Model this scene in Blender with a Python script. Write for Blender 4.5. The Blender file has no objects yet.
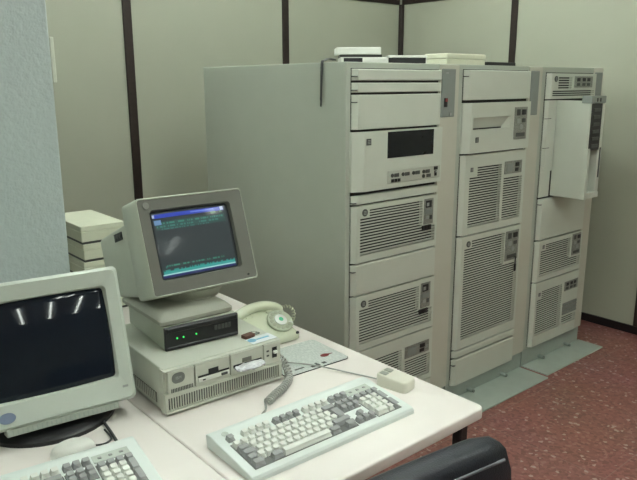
import bpy, bmesh, math, random
from mathutils import Vector, Matrix
random.seed(7)
R = math.radians
scene = bpy.context.scene
COL = scene.collection

# ------------------------------------------------------------------ materials
def mat(name, c, rough=.5, metal=0., noise=.03, nscale=40., bump=0., bscale=200., spec=.5, coat=0.):
    m = bpy.data.materials.new(name); m.use_nodes = True
    nt = m.node_tree; b = nt.nodes['Principled BSDF']
    b.inputs['Roughness'].default_value = rough
    b.inputs['Metallic'].default_value = metal
    b.inputs['Specular IOR Level'].default_value = spec
    if coat: b.inputs['Coat Weight'].default_value = coat; b.inputs['Coat Roughness'].default_value = .05
    tc = nt.nodes.new('ShaderNodeTexCoord')
    n = nt.nodes.new('ShaderNodeTexNoise'); n.inputs['Scale'].default_value = nscale; n.inputs['Detail'].default_value = 3
    nt.links.new(tc.outputs['Object'], n.inputs['Vector'])
    r = nt.nodes.new('ShaderNodeValToRGB')
    r.color_ramp.elements[0].position = .3; r.color_ramp.elements[1].position = .7
    r.color_ramp.elements[0].color = (*[max(0, x*(1-noise)) for x in c], 1)
    r.color_ramp.elements[1].color = (*[min(1, x*(1+noise)) for x in c], 1)
    nt.links.new(n.outputs['Fac'], r.inputs['Fac']); nt.links.new(r.outputs['Color'], b.inputs['Base Color'])
    if bump:
        n2 = nt.nodes.new('ShaderNodeTexNoise'); n2.inputs['Scale'].default_value = bscale; n2.inputs['Detail'].default_value = 2
        nt.links.new(tc.outputs['Object'], n2.inputs['Vector'])
        bp = nt.nodes.new('ShaderNodeBump'); bp.inputs['Strength'].default_value = bump; bp.inputs['Distance'].default_value = .004
        nt.links.new(n2.outputs['Fac'], bp.inputs['Height']); nt.links.new(bp.outputs['Normal'], b.inputs['Normal'])
    return m

def emis(name, c, s):
    m = bpy.data.materials.new(name); m.use_nodes = True
    b = m.node_tree.nodes['Principled BSDF']
    b.inputs['Base Color'].default_value = (*c, 1); b.inputs['Emission Color'].default_value = (*c, 1)
    b.inputs['Emission Strength'].default_value = s
    return m

M = dict(
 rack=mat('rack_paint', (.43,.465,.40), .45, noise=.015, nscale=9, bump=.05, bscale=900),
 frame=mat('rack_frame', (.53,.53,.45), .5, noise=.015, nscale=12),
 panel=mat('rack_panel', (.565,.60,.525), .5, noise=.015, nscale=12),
 plinth=mat('plinth_grey', (.36,.41,.37), .5, noise=.03),
 plate=mat('floor_plate_grey', (.42,.48,.43), .5, noise=.04, nscale=14),
 greyplate=mat('grey_plate', (.24,.27,.25), .45, noise=.03),
 strip=mat('button_strip', (.44,.46,.40), .45, noise=.03),
 ctl=mat('control_plate', (.27,.28,.25), .4, metal=.3, noise=.25, nscale=160),
 black=mat('black_plastic', (.012,.012,.014), .4, noise=.1),
 dark=mat('dark_gap', (.02,.021,.02), .8, noise=.1),
 slot=mat('vent_dark', (.016,.017,.015), .8, noise=.1),
 darkgrey=mat('dark_grey', (.07,.075,.07), .5, noise=.1),
 badge=mat('badge_grey', (.075,.08,.075), .35, noise=.1),
 pcbadge=mat('computer_badge', (.17,.18,.165), .4),
 mbadge=mat('monitor_badge', (.22,.225,.20), .35),
 badgelt=mat('badge_light', (.33,.35,.33), .35),
 badgeblue=mat('badge_blue', (.20,.25,.36), .35),
 red=mat('red_plastic', (.22,.03,.03), .4),
 white=mat('white_plastic', (.78,.79,.74), .4, noise=.01),
 cream=mat('cream_plastic', (.70,.70,.56), .5, noise=.015),
 boxcream=mat('box_cream', (.66,.68,.54), .6, noise=.02),
 pc=mat('computer_case', (.60,.625,.545), .45, noise=.015, nscale=20, bump=.05, bscale=700),
 pcfront=mat('computer_front', (.57,.585,.505), .5, noise=.015),
 pcdark=mat('computer_recess', (.20,.20,.17), .6, noise=.05),
 bezel=mat('monitor_bezel', (.145,.148,.125), .5, noise=.015),
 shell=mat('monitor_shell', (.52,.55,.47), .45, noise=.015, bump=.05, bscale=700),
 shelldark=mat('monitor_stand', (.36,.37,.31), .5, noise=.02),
 lmon=mat('pale_monitor', (.53,.58,.52), .4, noise=.01),
 lrib=mat('pale_rib', (.42,.46,.41), .5, noise=.05),
 desk=mat('desk_laminate', (.84,.79,.755), .38, noise=.02, nscale=6),
 deskedge=mat('desk_edge', (.76,.74,.70), .4, noise=.01),
 deskmetal=mat('desk_black_metal', (.015,.015,.017), .35, noise=.1),
 kb=mat('keyboard_case', (.74,.80,.77), .45, noise=.01, bump=.04, bscale=900),
 keyw=mat('key_pearl', (.74,.76,.71), .5, noise=.01),
 keyg=mat('key_grey', (.34,.35,.35), .5, noise=.02),
 well=mat('key_well', (.17,.18,.17), .6, noise=.02),
 kpanel=mat('light_panel', (.50,.55,.50), .4, noise=.02),
 mouse=mat('mouse_plastic', (.74,.73,.63), .4, noise=.01),
 mouseb=mat('mouse_button', (.36,.38,.33), .4, noise=.02),
 phone=mat('phone_plastic', (.64,.68,.52), .25, noise=.01, coat=.3),
 dial=mat('dial_ring', (.47,.51,.40), .25, noise=.01),
 hole=mat('dial_hole', (.36,.39,.30), .5),
 chrome=mat('chrome', (.75,.77,.77), .15, metal=1., noise=.01),
 hub=mat('dial_hub', (.80,.83,.80), .2, metal=.2, noise=.01),
 green=mat('green_print', (.08,.45,.25), .4, noise=.05),
 cord=mat('grey_cord', (.40,.41,.38), .5, noise=.05),
 cable=mat('dark_cable', (.06,.065,.065), .5, noise=.1),
 leather=mat('black_leather', (.012,.015,.024), .38, noise=.15, nscale=30, bump=.25, bscale=320),
 leatherb=mat('dark_chair_back', (.02,.018,.018), .6, noise=.15),
 piping=mat('chair_piping', (.17,.18,.21), .4),
 brown=mat('brown_leather', (.11,.045,.03), .5, noise=.25, nscale=150),
 stickerw=mat('sticker_white', (.78,.82,.84), .4, noise=.01),
 stickerb=mat('sticker_blue', (.20,.50,.68), .4, noise=.15, nscale=200),
 silver=mat('silver_wrap', (.70,.71,.76), .25, metal=.35, noise=.10, nscale=90, bump=.3, bscale=120),
 tube=emis('lamp_tube', (.93,1.,.935), 10.0),
 led=emis('green_led', (.05,1.,.15), .35),
 fixture=mat('lamp_housing', (.75,.76,.74), .4),
 wall=mat('wall_panel', (.445,.46,.37), .55, noise=.012, nscale=5, bump=.05, bscale=260),
 trim=mat('dark_trim', (.030,.019,.016), .45, noise=.15),
 ceil=mat('ceiling_tile', (.70,.71,.68), .8, noise=.02),
 stucco=mat('rough_white_wall', (.46,.525,.525), .8, noise=.03, nscale=60, bump=.9, bscale=75),
 switch=mat('switch_plate', (.62,.65,.56), .4),
 skirting=mat('skirting', (.012,.01,.012), .4, noise=.1),
)

def floor_mat():
    m = bpy.data.materials.new('terrazzo'); m.use_nodes = True
    nt = m.node_tree; b = nt.nodes['Principled BSDF']; N = nt.nodes.new; L = nt.links.new
    tc = N('ShaderNodeTexCoord')
    v = N('ShaderNodeTexVoronoi'); v.inputs['Scale'].default_value = 75
    L(tc.outputs['Object'], v.inputs['Vector'])
    sep = N('ShaderNodeSeparateColor'); L(v.outputs['Color'], sep.inputs['Color'])
    r = N('ShaderNodeValToRGB'); cr = r.color_ramp; cr.interpolation = 'CONSTANT'
    cr.elements[0].position = 0; cr.elements[0].color = (.30,.122,.105,1)
    cr.elements[1].position = .28; cr.elements[1].color = (.345,.142,.122,1)
    for pos, c in ((.55,(.38,.160,.138,1)), (.75,(.25,.100,.086,1)), (.87,(.43,.215,.185,1)), (.965,(.58,.43,.38,1))):
        e = cr.elements.new(pos); e.color = c
    L(sep.outputs[0], r.inputs['Fac'])
    n = N('ShaderNodeTexNoise'); n.inputs['Scale'].default_value = 3; L(tc.outputs['Object'], n.inputs['Vector'])
    mx = N('ShaderNodeMix'); mx.data_type = 'RGBA'; mx.blend_type = 'MULTIPLY'; mx.inputs['Factor'].default_value = .25
    L(r.outputs['Color'], mx.inputs[6]); L(n.outputs['Color'], mx.inputs[7])
    # thin pale joints of the tile grid (0.6 m)
    sx = N('ShaderNodeSeparateXYZ'); L(tc.outputs['Object'], sx.inputs['Vector'])
    def joint(o, off):
        a = N('ShaderNodeMath'); a.operation = 'ADD'; a.inputs[1].default_value = off+60; L(o, a.inputs[0])
        f = N('ShaderNodeMath'); f.operation = 'PINGPONG'; f.inputs[1].default_value = .3; L(a.outputs[0], f.inputs[0])
        g = N('ShaderNodeMath'); g.operation = 'LESS_THAN'; g.inputs[1].default_value = .0022; L(f.outputs[0], g.inputs[0]); return g
    jx, jy = joint(sx.outputs[0], -.645), joint(sx.outputs[1], .225)
    mxx = N('ShaderNodeMath'); mxx.operation = 'MAXIMUM'; L(jx.outputs[0], mxx.inputs[0]); L(jy.outputs[0], mxx.inputs[1])
    sc = N('ShaderNodeMath'); sc.operation = 'MULTIPLY'; sc.inputs[1].default_value = .6; L(mxx.outputs[0], sc.inputs[0])
    m2 = N('ShaderNodeMix'); m2.data_type = 'RGBA'; L(sc.outputs[0], m2.inputs['Factor'])
    L(mx.outputs[2], m2.inputs[6]); m2.inputs[7].default_value = (.33,.22,.19,1)
    L(m2.outputs[2], b.inputs['Base Color']); b.inputs['Roughness'].default_value = .35
    return m
M['floor'] = floor_mat()

def glass_dark(name, c, rough=.08):
    m = mat(name, c, rough, noise=.05, spec=.3); return m
M['darkscreen'] = glass_dark('unlit_screen', (.010,.014,.022), .025)
M['window'] = glass_dark('dark_window', (.012,.013,.016), .15)

def screen_mat():
    """lit CRT picture: blue title bar, teal text lines, teal bar at the bottom"""
    m = bpy.data.materials.new('lit_screen'); m.use_nodes = True
    nt = m.node_tree; b = nt.nodes['Principled BSDF']; N = nt.nodes.new; L = nt.links.new
    uv = N('ShaderNodeUVMap'); s = N('ShaderNodeSeparateXYZ'); L(uv.outputs['UV'], s.inputs['Vector'])
    U, V = s.outputs[0], s.outputs[1]
    def mth(op, a, c):
        n = N('ShaderNodeMath'); n.operation = op
        for i, x in enumerate((a, c)):
            if isinstance(x, (int, float)): n.inputs[i].default_value = x
            else: L(x, n.inputs[i])
        return n.outputs[0]
    def band(x, a, c): return mth('MULTIPLY', mth('GREATER_THAN', x, a), mth('LESS_THAN', x, c))
    def rect(u0, u1, v0, v1): return mth('MULTIPLY', band(U, u0, u1), band(V, v0, v1))
    def noise(su, sv, th, seed=0):
        cx = N('ShaderNodeCombineXYZ'); L(mth('FLOOR', mth('MULTIPLY', U, su), 0), cx.inputs[0]); L(mth('FLOOR', mth('MULTIPLY', V, sv), 0), cx.inputs[1])
        cx.inputs[2].default_value = seed
        w = N('ShaderNodeTexWhiteNoise'); L(cx.outputs[0], w.inputs['Vector'])
        return mth('GREATER_THAN', w.outputs['Value'], th)
    col = None
    rim = mth('SUBTRACT', 1, rect(.035,.96,.035,.972))
    layers = [
     (None, (.020,.026,.030)),
     (rect(.06,.93,.165,.285), (.015,.060,.052)),
     (mth('MULTIPLY', rect(.12,.90,.18,.205), noise(95,1,.35,1)), (.05,.26,.20)),
     (mth('MULTIPLY', rect(.07,.86,.225,.25), noise(95,1,.45,2)), (.05,.22,.18)),
     (mth('MULTIPLY', rect(.12,.70,.265,.285), noise(95,1,.5,3)), (.04,.17,.15)),
     (mth('MULTIPLY', rect(.74,.90,.10,.14), noise(60,1,.5,7)), (.10,.22,.10)),
     (rect(.05,.13,.14,.21), (.16,.30,.52)),
     (rect(.05,.93,.055,.112), (.02,.05,.50)),
     (rect(.50,.80,.07,.09), (.16,.24,.80)),
     (rect(.04,.065,.06,.105), (.5,.6,.8)), (rect(.885,.925,.052,.105), (.6,.7,.9)),
     (mth('MULTIPLY', rect(.10,.82,.79,.812), noise(80,1,.45,4)), (.04,.30,.20)),
     (mth('MULTIPLY', rect(.03,.10,.80,.83), noise(60,1,.3,5)), (.05,.20,.18)),
     (mth('MULTIPLY', rect(.05,.95,.850,.875), noise(70,1,.5,6)), (.03,.30,.26)),
     (rect(.05,.95,.872,.915), (.03,.36,.32)),
     (rect(.04,.95,.912,.930), (.40,.74,.72)),
     (rect(.04,.95,.930,.965), (.015,.02,.13)),
     (rim, (.003,.003,.004)),
    ]
    for msk, c in layers:
        if msk is None: col = c; continue
        mx = N('ShaderNodeMix'); mx.data_type = 'RGBA'; L(msk, mx.inputs['Factor'])
        if isinstance(col, tuple): mx.inputs[6].default_value = (*col, 1)
        else: L(col, mx.inputs[6])
        mx.inputs[7].default_value = (*c, 1); col = mx.outputs[2]
    L(col, b.inputs['Emission Color']); b.inputs['Emission Strength'].default_value = .26
    b.inputs['Base Color'].default_value = (.045,.052,.055,1); b.inputs['Roughness'].default_value = .12; b.inputs['Specular IOR Level'].default_value = .25
    return m
M['litscreen'] = screen_mat()

def pad_mat():
    """pale green glossy mouse mat with rows of grey print"""
    m = bpy.data.materials.new('printed_mat'); m.use_nodes = True
    nt = m.node_tree; b = nt.nodes['Principled BSDF']; N = nt.nodes.new; L = nt.links.new
    tc = N('ShaderNodeTexCoord'); mp = N('ShaderNodeMapping'); mp.inputs['Scale'].default_value = (220, 70, 1)
    L(tc.outputs['Object'], mp.inputs['Vector'])
    n = N('ShaderNodeTexNoise'); n.inputs['Scale'].default_value = 1; n.inputs['Detail'].default_value = 2; L(mp.outputs[0], n.inputs['Vector'])
    r = N('ShaderNodeValToRGB'); r.color_ramp.elements[0].position = .42; r.color_ramp.elements[1].position = .58
    r.color_ramp.elements[0].color = (.50,.545,.525,1); r.color_ramp.elements[1].color = (.62,.66,.63,1)
    L(n.outputs['Fac'], r.inputs['Fac']); L(r.outputs['Color'], b.inputs['Base Color'])
    b.inputs['Roughness'].default_value = .3
    return m
M['pad'] = pad_mat()

# ------------------------------------------------------------------ mesh helpers
class MB:
    def __init__(self): self.bm = bmesh.new(); self.ms = []; self.smooth = False
    def mi(self, m):
        m = M[m] if isinstance(m, str) else m
        if m not in self.ms: self.ms.append(m)
        return self.ms.index(m)
    def box(self, x0, x1, y0, y1, z0, z1, m, bev=0., seg=2):
        i = self.mi(m); bm = self.bm
        vs = [bm.verts.new((x, y, z)) for x in (x0, x1) for y in (y0, y1) for z in (z0, z1)]
        fs = [bm.faces.new([vs[k] for k in q]) for q in ((0,1,3,2),(4,6,7,5),(0,4,5,1),(2,3,7,6),(0,2,6,4),(1,5,7,3))]
        for f in fs: f.material_index = i
        if bev:
            es = list({e for f in fs for e in f.edges})
            r = bmesh.ops.bevel(bm, geom=es, offset=bev, segments=seg, affect='EDGES', profile=.5)
            for f in r['faces']: f.material_index = i
        return self
    def prism(self, pts, axis, a0, a1, m, bev=0.):
        """pts: closed 2-D outline in the two other axes (x: yz, y: xz, z: xy)"""
        i = self.mi(m); bm = self.bm
        def P(p, a): return {'x': (a, p[0], p[1]), 'y': (p[0], a, p[1]), 'z': (p[0], p[1], a)}[axis]
        A = [bm.verts.new(P(p, a0)) for p in pts]; B = [bm.verts.new(P(p, a1)) for p in pts]; n = len(pts)
        fs = [bm.faces.new(A[::-1]), bm.faces.new(B)] + [bm.faces.new((A[k], A[(k+1) % n], B[(k+1) % n], B[k])) for k in range(n)]
        for f in fs: f.material_index = i
        bmesh.ops.recalc_face_normals(bm, faces=fs)
        if bev:
            es = list({e for f in fs[:2] for e in f.edges})
            r = bmesh.ops.bevel(bm, geom=es, offset=bev, segments=3, affect='EDGES', profile=.5)
            for f in r['faces']: f.material_index = i
        return self
    def loft(self, loops, m, cap0=True, cap1=True, mats=None):
        bm = self.bm; V = [[bm.verts.new(p) for p in lp] for lp in loops]; fs = []
        for k in range(len(V)-1):
            n = len(V[k]); i = self.mi(mats[k] if mats else m)
            for j in range(n):
                f = bm.faces.new((V[k][j], V[k][(j+1) % n], V[k+1][(j+1) % n], V[k+1][j])); f.material_index = i; fs.append(f)
        if cap0: f = bm.faces.new(V[0][::-1]); f.material_index = self.mi(m); fs.append(f)
        if cap1: f = bm.faces.new(V[-1]); f.material_index = self.mi(mats[-1] if mats else m); fs.append(f)
        bmesh.ops.recalc_face_normals(bm, faces=fs)
        return self
    def cyl(self, c, ax, r, h, m, seg=24, r2=None, cap=True):
        c, ax = Vector(c), Vector(ax).normalized(); u = ax.orthogonal().normalized(); w = ax.cross(u)
        r2 = r if r2 is None else r2
        L = [[c + ax*a + (u*math.cos(t)+w*math.sin(t))*q for t in [2*math.pi*k/seg for k in range(seg)]] for a, q in ((0, r), (h, r2))]
        return self.loft(L, m, cap, cap)
    def lathe(self, c, prof, m, seg=32, sx=1, sy=1):
        L = [[(c[0]+r*sx*math.cos(2*math.pi*k/seg), c[1]+r*sy*math.sin(2*math.pi*k/seg), c[2]+z) for k in range(seg)] for r, z in prof]
        return self.loft(L, m)
    def tube(self, pts, r, m, seg=8):
        pts = [Vector(p) for p in pts]; L = []; up = Vector((0, 0, 1)); pu = None
        for k, q in enumerate(pts):
            t = (pts[min(k+1, len(pts)-1)] - pts[max(k-1, 0)]).normalized()
            if pu is None: pu = t.orthogonal().normalized()
            pu = (pu - t*pu.dot(t)).normalized(); w = t.cross(pu)
            rr = r[k] if isinstance(r, (list, tuple)) else r
            L.append([q + (pu*math.cos(a)+w*math.sin(a))*rr for a in [2*math.pi*j/seg for j in range(seg)]])
        return self.loft(L, m)
    def build(self, name, parent=None, mtx=None, smooth=None, loc=None, keepuv=None):
        if mtx is not None: self.bm.transform(mtx)
        me = bpy.data.meshes.new(name); self.bm.to_mesh(me); self.bm.free()
        for m in self.ms: me.materials.append(m)
        if smooth:
            for p in me.polygons: p.use_smooth = True
            me.set_sharp_from_angle(angle=R(smooth))
        o = bpy.data.objects.new(name, me); COL.objects.link(o)
        if parent: o.parent = parent
        if loc: o.location = loc
        return o

def tag(o, label=None, cat=None, group=None, kind=None):
    if label: o['label'] = label
    if cat: o['category'] = cat
    if group: o['group'] = group
    if kind: o['kind'] = kind
    return o
def thing(name, label, cat, loc, rz=0., group=None):
    o = bpy.data.objects.new(name, None); COL.objects.link(o); o.empty_display_size = .05
    o.location = loc; o.rotation_euler = (0, 0, R(rz)); return tag(o, label, cat, group)
def spline(pts, n=10):
    pts = [Vector(p) for p in pts]; out = []
    for i in range(len(pts)-1):
        p0, p1, p2, p3 = pts[max(i-1, 0)], pts[i], pts[i+1], pts[min(i+2, len(pts)-1)]
        for k in range(n):
            t = k/n
            out.append(.5*((2*p1)+(p2-p0)*t+(2*p0-5*p1+4*p2-p3)*t*t+(3*p1-p0-3*p2+p3)*t**3))
    out.append(pts[-1]); return out
def coil(path, r, turns, n):
    P = spline(path, 40); L = [0]
    for a, b in zip(P, P[1:]): L.append(L[-1]+(b-a).length)
    out = []; pu = None
    for k in range(n+1):
        s = L[-1]*k/n; j = next((i for i in range(1, len(L)) if L[i] >= s), len(L)-1)
        f = (s-L[j-1])/max(1e-9, L[j]-L[j-1]); q = P[j-1].lerp(P[j], min(1, f)); t = (P[j]-P[j-1]).normalized()
        if pu is None: pu = t.orthogonal().normalized()
        pu = (pu-t*pu.dot(t)).normalized(); w = t.cross(pu); a = 2*math.pi*turns*k/n
        out.append(q+(pu*math.cos(a)+w*math.sin(a))*r)
    return out
def rrect(x0, x1, z0, z1, r, n=6):
    out = []
    for cx, cz, a0 in ((x1-r, z1-r, 0), (x0+r, z1-r, 90), (x0+r, z0+r, 180), (x1-r, z0+r, 270)):
        for k in range(n+1):
            a = R(a0+90*k/n); out.append((cx+r*math.cos(a), cz+r*math.sin(a)))
    return out
def text(body, size, m, name, parent, mtx, depth=.0006):
    cu = bpy.data.curves.new(name, 'FONT'); cu.body = body; cu.size = size; cu.align_x = 'CENTER'; cu.align_y = 'CENTER'; cu.extrude = depth
    t = bpy.data.objects.new(name, cu); COL.objects.link(t)
    dg = bpy.context.evaluated_depsgraph_get(); me = bpy.data.meshes.new_from_object(t.evaluated_get(dg))
    bpy.data.objects.remove(t); me.transform(mtx); me.materials.clear(); me.materials.append(M[m])
    o = bpy.data.objects.new(name, me); COL.objects.link(o); o.parent = parent; return o
FACE = Matrix.Rotation(R(90), 4, 'X')           # lettering upright, facing -Y

# ------------------------------------------------------------------ room
XR, YB, XL, YF, ZC = 2.315, 1.882, -3.3, -6.6, 2.85
def struct(name, mb, label=None, **k):
    o = mb.build(name, **k); o['kind'] = 'structure'
    if label: o['label'] = label
    return o
struct('floor', MB().box(XL-.1, XR+.1, YF-.1, YB+.1, -.1, 0, 'floor'))
struct('ceiling', MB().box(XL-.1, XR+.1, YF-.1, YB+.1, ZC, ZC+.1, 'ceil'))
struct('wall_back', MB().box(XL, XR+.1, YB, YB+.1, 0, ZC, 'wall'))
struct('wall_right', MB().box(XR, XR+.1, YF, YB, 0, ZC, 'wall'))
struct('wall_left', MB().box(XL-.1, XL, YF, YB+.1, 0, ZC, 'wall'))
struct('wall_front', MB().box(XL, XR+.1, YF-.1, YF, 0, ZC, 'wall'))
struct('wall_stub', MB().box(XL, -.994, .30, .46, 0, ZC, 'stucco', .006))
n = 0
def trim(*b, m='trim'):
    global n; n += 1; struct('trim_%d' % n, MB().box(*b, m, .003, 1))
for x in (.006, 1.154, -1.142, -2.29): trim(x-.027, x+.027, YB-.012, YB, .05, 2.14)
for y in (.845, -.185, -1.215, -2.245, -3.275, -4.305, -5.335): trim(XR-.012, XR, y-.025, y+.025, .05, 2.14)
trim(XR-.034, XR, YB-.030, YB, .05, 2.14)
trim(XL, XR-.034, YB-.014, YB, 2.14, 2.20)
trim(XR-.014, XR, YF, YB-.014, 2.14, 2.20)
struct('baseboard_right', MB().box(XR-.012, XR, YF, YB, 0, .05, 'skirting'))
struct('baseboard_back', MB().box(XL, XR-.012, YB-.012, YB, 0, .05, 'skirting'))

sw = thing('wall_switch', 'pale plastic switch plate on the edge of the rough white wall', 'switch', (-.994, .336, 1.615))
MB().box(0, .014, -.033, .033, -.07, .07, 'switch', .003).build('switch_plate', sw)
MB().box(.014, .018, -.010, .014, -.022, .022, 'white', .002).build('rocker', sw)

# ceiling lights (real lamps of the room)
def ceiling_light(x, y, label, tubes=(-1, 1)):
    t = thing('ceiling_light', label, 'ceiling light', (x, y, ZC), 0, 'fluorescent ceiling lights')
    MB().box(-.15, .15, -.65, .65, -.03, 0, 'fixture', .004).build('housing', t)
    for s in tubes: MB().cyl((s*.07, -.6, -.055), (0, 1, 0), .016, 1.2, 'tube', 12).build('lamp_tube', t, smooth=40)
    for yy in (-.63, .60): MB().box(-.11, .11, yy, yy+.03, -.075, -.03, 'fixture', .003).build('lamp_holder', t)
for x in (-2.75, -2.1, -1.45, -.8, -.15, .5): ceiling_light(x, -4.35, 'white single-tube fluorescent light on the ceiling at the far end', (0,))
for x, y in ((-.75, -1.6), (-.30, -1.0), (1.0, -2.0), (-2.2, .2), (-.5, .9), (1.1, .7)): ceiling_light(x, y, 'white twin-tube fluorescent light on the ceiling')

# ------------------------------------------------------------------ racks
D, H = 1.03, 1.62
def badge(parent, x, z, y=-.0245, s=.013, square=False):
    b = MB()
    if square: b.box(x-s, x+s, y-.002, y, z-s, z+s, 'badge', .001)
    else: b.cyl((x, y, z), (0, -1, 0), s*1.15, .0025, 'badge', 20)
    for dz in (-.45, 0, .45): b.box(x-s*.55, x+s*.55, y-.0032, y-.002, z+dz*s-.0012, z+dz*s+.0012, 'badgelt')
    return b.build('badge', parent)
def blank(b, x0, x1, z0, z1, y=-.018, m='panel'):
    # flat cover plate with a chamfered left edge
    y = min(y, -.024); lo = lambda e: [(x0, 0), (x0, -.008+e), (x0+.018, y+e), (x1-.003, y+e), (x1, y+.003+e), (x1, 0)]
    b.loft([[(px, py, z) for px, py in lo(e)] for z, e in ((z0, .003), (z0+.003, 0), (z1-.004, 0), (z1, .004))], m)
    b.box(x0-.001, x0+.016, y+.002, -.002, z1-.030, z1-.026, 'badge') if z1-z0 > .035 else None
    return b
def blank_panel(parent, *a, **k): return blank(MB(), *a, **k).build('cover_panel', parent)
def vent_panel(parent, x0, x1, z0, z1, cols, pitch=.0120, slot=.56, y=-.024, name='vent_panel'):
    """cols: openings (xa, xb, za, zb); real slats over a dark backing"""
    b = MB(); zs = sorted({z0, z1, *[c[2] for c in cols], *[c[3] for c in cols]})
    b.prism([(x0, 0), (x0, -.007), (x0+.018, y), (x0+.022, y), (x0+.022, 0)], 'z', z0, z1, 'panel')
    for za, zb in zip(zs, zs[1:]):
        op = sorted((c[0], c[1]) for c in cols if c[2] <= za+1e-6 and c[3] >= zb-1e-6); x = x0+.022
        for a, c in op: b.box(x, a, y, 0, za, zb, 'panel'); x = c
        b.box(x, x1, y, 0, za, zb, 'panel')
    for xa, xb, za, zb in cols:
        k = max(1, round((zb-za)/pitch)); pz = (zb-za)/k
        for i in range(k):
            zc = za+pz*i+pz*slot
            b.prism([(y, zc), (y, za+pz*(i+1)), (y+.004, za+pz*(i+1)-.0005), (y+.004, zc+.0005)], 'x', xa, xb, 'panel')
    o = b.build(name, parent)
    d = MB()
    for xa, xb, za, zb in cols: d.box(xa-.002, xb+.002, -.005, -.001, za, zb, 'slot')
    d.build('vent_backing', o)
    return o
def control(parent, x0, x1, z0, z1, kind=0, y=-.024, name='control_plate'):
    b = MB(); b.box(x0, x1, y-.003, y+.004, z0, z1, 'ctl', .001, 1)
    w, h = x1-x0, z1-z0; f = y-.003
    def spot(u0, u1, v0, v1, m, d=.002): b.box(x0+u0*w, x0+u1*w, f-d, f, z0+v0*h, z0+v1*h, m)
    if kind == 0:     # upright plate: dark switch at top, meter, dark port block at the foot
        spot(.15, .75, .66, .93, 'black'); spot(.2, .45, .72, .85, 'badgelt', .004); spot(.12, .85, .40, .58, 'greyplate'); spot(.2, .5, .2, .32, 'badgelt'); spot(.6, .85, .18, .34, 'darkgrey')
    elif kind == 1:   # flat plate with two toggles
        spot(.6, .78, .55, .85, 'black', .005); spot(.6, .78, .15, .42, 'black'); spot(.1, .45, .2, .8, 'greyplate'); spot(.85, .93, .35, .6, 'badgelt')
    elif kind == 2:   # tall plate with round lock
        spot(.15, .4, .74, .93, 'darkgrey'); spot(.55, .85, .76, .92, 'black', .004); b.cyl((x0+.55*w, f, z0+.38*h), (0, -1, 0), .012, .004, 'badgelt', 16); spot(.2, .45, .5, .64, 'badgelt'); spot(.6, .85, .52, .64, 'darkgrey'); spot(.15, .85, .08, .2, 'darkgrey')
    elif kind == 3:   # row of dark squares
        for u in (.12, .42, .68):
            spot(u, u+.16, .55, .85, 'black'); spot(u, u+.16, .15, .4, 'darkgrey')
    return b.build(name, parent)
def rack(label, x0, x1):
    t = thing('equipment_rack', label, 'computer rack', (x0, 0, 0), 0, 'tall beige equipment racks')
    w = x1-x0
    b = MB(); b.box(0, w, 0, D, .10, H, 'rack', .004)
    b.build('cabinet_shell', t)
    b = MB(); b.box(.004, w-.004, .006, D-.01, 0, .10, 'plinth'); b.build('plinth', t)
    return t, w
def gaps(t, x0, x1, z0, z1):
    MB().box(x0, x1, -.004, 0, z0, z1, 'dark').build('panel_gap', t)  # black sheet stands in for the shadow lines between the panels
def stabilizer(t, a, b, dep, bolts):
    MB().box(a, b, -dep, .004, 0, .008, 'plate', .002, 1).build('stabilizer_plate', t)
    for x in bolts:
        q = MB(); q.cyl((x, .006, .020), (0, -1, 0), .010, .030, 'plinth', 12); q.cyl((x, -.024, .020), (0, -1, 0), .008, .008, 'greyplate', 12); q.build('bolt', t, smooth=40)

# --- first rack
X1, X2, X3, X4 = -.012, .663, 1.325, 1.938
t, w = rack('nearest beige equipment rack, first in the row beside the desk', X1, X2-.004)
o = -X1                                         # panel x given in world, shift to rack
a, b_ = .012+o, .519+o
gaps(t, a, b_, .12, 1.597)
for z0, z1 in ((1.551, 1.594), (1.506, 1.543), (1.366, 1.498)): blank_panel(t, a, b_, z0, z1)
# big control unit with a dark window
b = MB(); y = -.034
b.prism([(a-.004, 0), (a-.004, -.012), (a+.045, y), (b_+.004, y), (b_+.006, y+.003), (b_+.006, 0)], 'z', 1.145, 1.357, 'panel')
b.prism([(a-.004, 0), (a-.004, -.012), (a+.045, y), (b_+.004, y), (b_-.03, -.012), (b_-.03, 0)], 'z', 1.124, 1.145, 'panel')
cu = b.build('control_unit', t)
MB().box(.185+o, .465+o, y-.0015, y+.002, 1.247, 1.352, 'window').build('dark_window', cu)
b = MB(); b.box(.187+o, .512+o, y-.004, y, 1.143, 1.196, 'strip', .002, 1)
for i in range(4):
    x = .205+o+i*.064; b.cyl((x+.006, y-.004, 1.176), (0, -1, 0), .008, .003, 'darkgrey', 12); b.box(x+.018, x+.046, y-.005, y-.004, 1.168, 1.183, 'badge')
b.cyl((.205+o+.198, y-.004, 1.157), (0, -1, 0), .008, .003, 'darkgrey', 12); b.box(.422+o, .450+o, y-.005, y-.004, 1.150, 1.164, 'badge')
b.box(.470+o, .492+o, y-.007, y-.004, 1.178, 1.192, 'black'); b.box(.474+o, .488+o, y-.006, y-.004, 1.152, 1.174, 'black'); b.box(.476+o, .486+o, y-.009, y-.006, 1.166, 1.172, 'badgelt')
for i in range(3): b.box(.206+o+i*.019, .221+o+i*.019, y-.006, y-.004, 1.148, 1.161, 'black')
b.build('button_strip', cu)
badge(cu, .079+o, 1.318, y, .013, True)
blank_panel(t, a, b_, 1.073, 1.108, y=-.022)
v = vent_panel(t, a, b_, .834, 1.066, [(.10+o, .420+o, 1.020, 1.052), (.048+o, .422+o, .936, 1.020), (.048+o, .506+o, .862, .936)])
badge(v, .072+o, 1.038); control(v, .430+o, .490+o, .940, 1.052, 0)
c = MB()
for i in range(3): c.box(.420+o+i*.020, .436+o+i*.020, -.030, -.023, .914, .936, 'black')
c.build('port_block', v)
blank_panel(t, a, b_, .696, .826)
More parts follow.
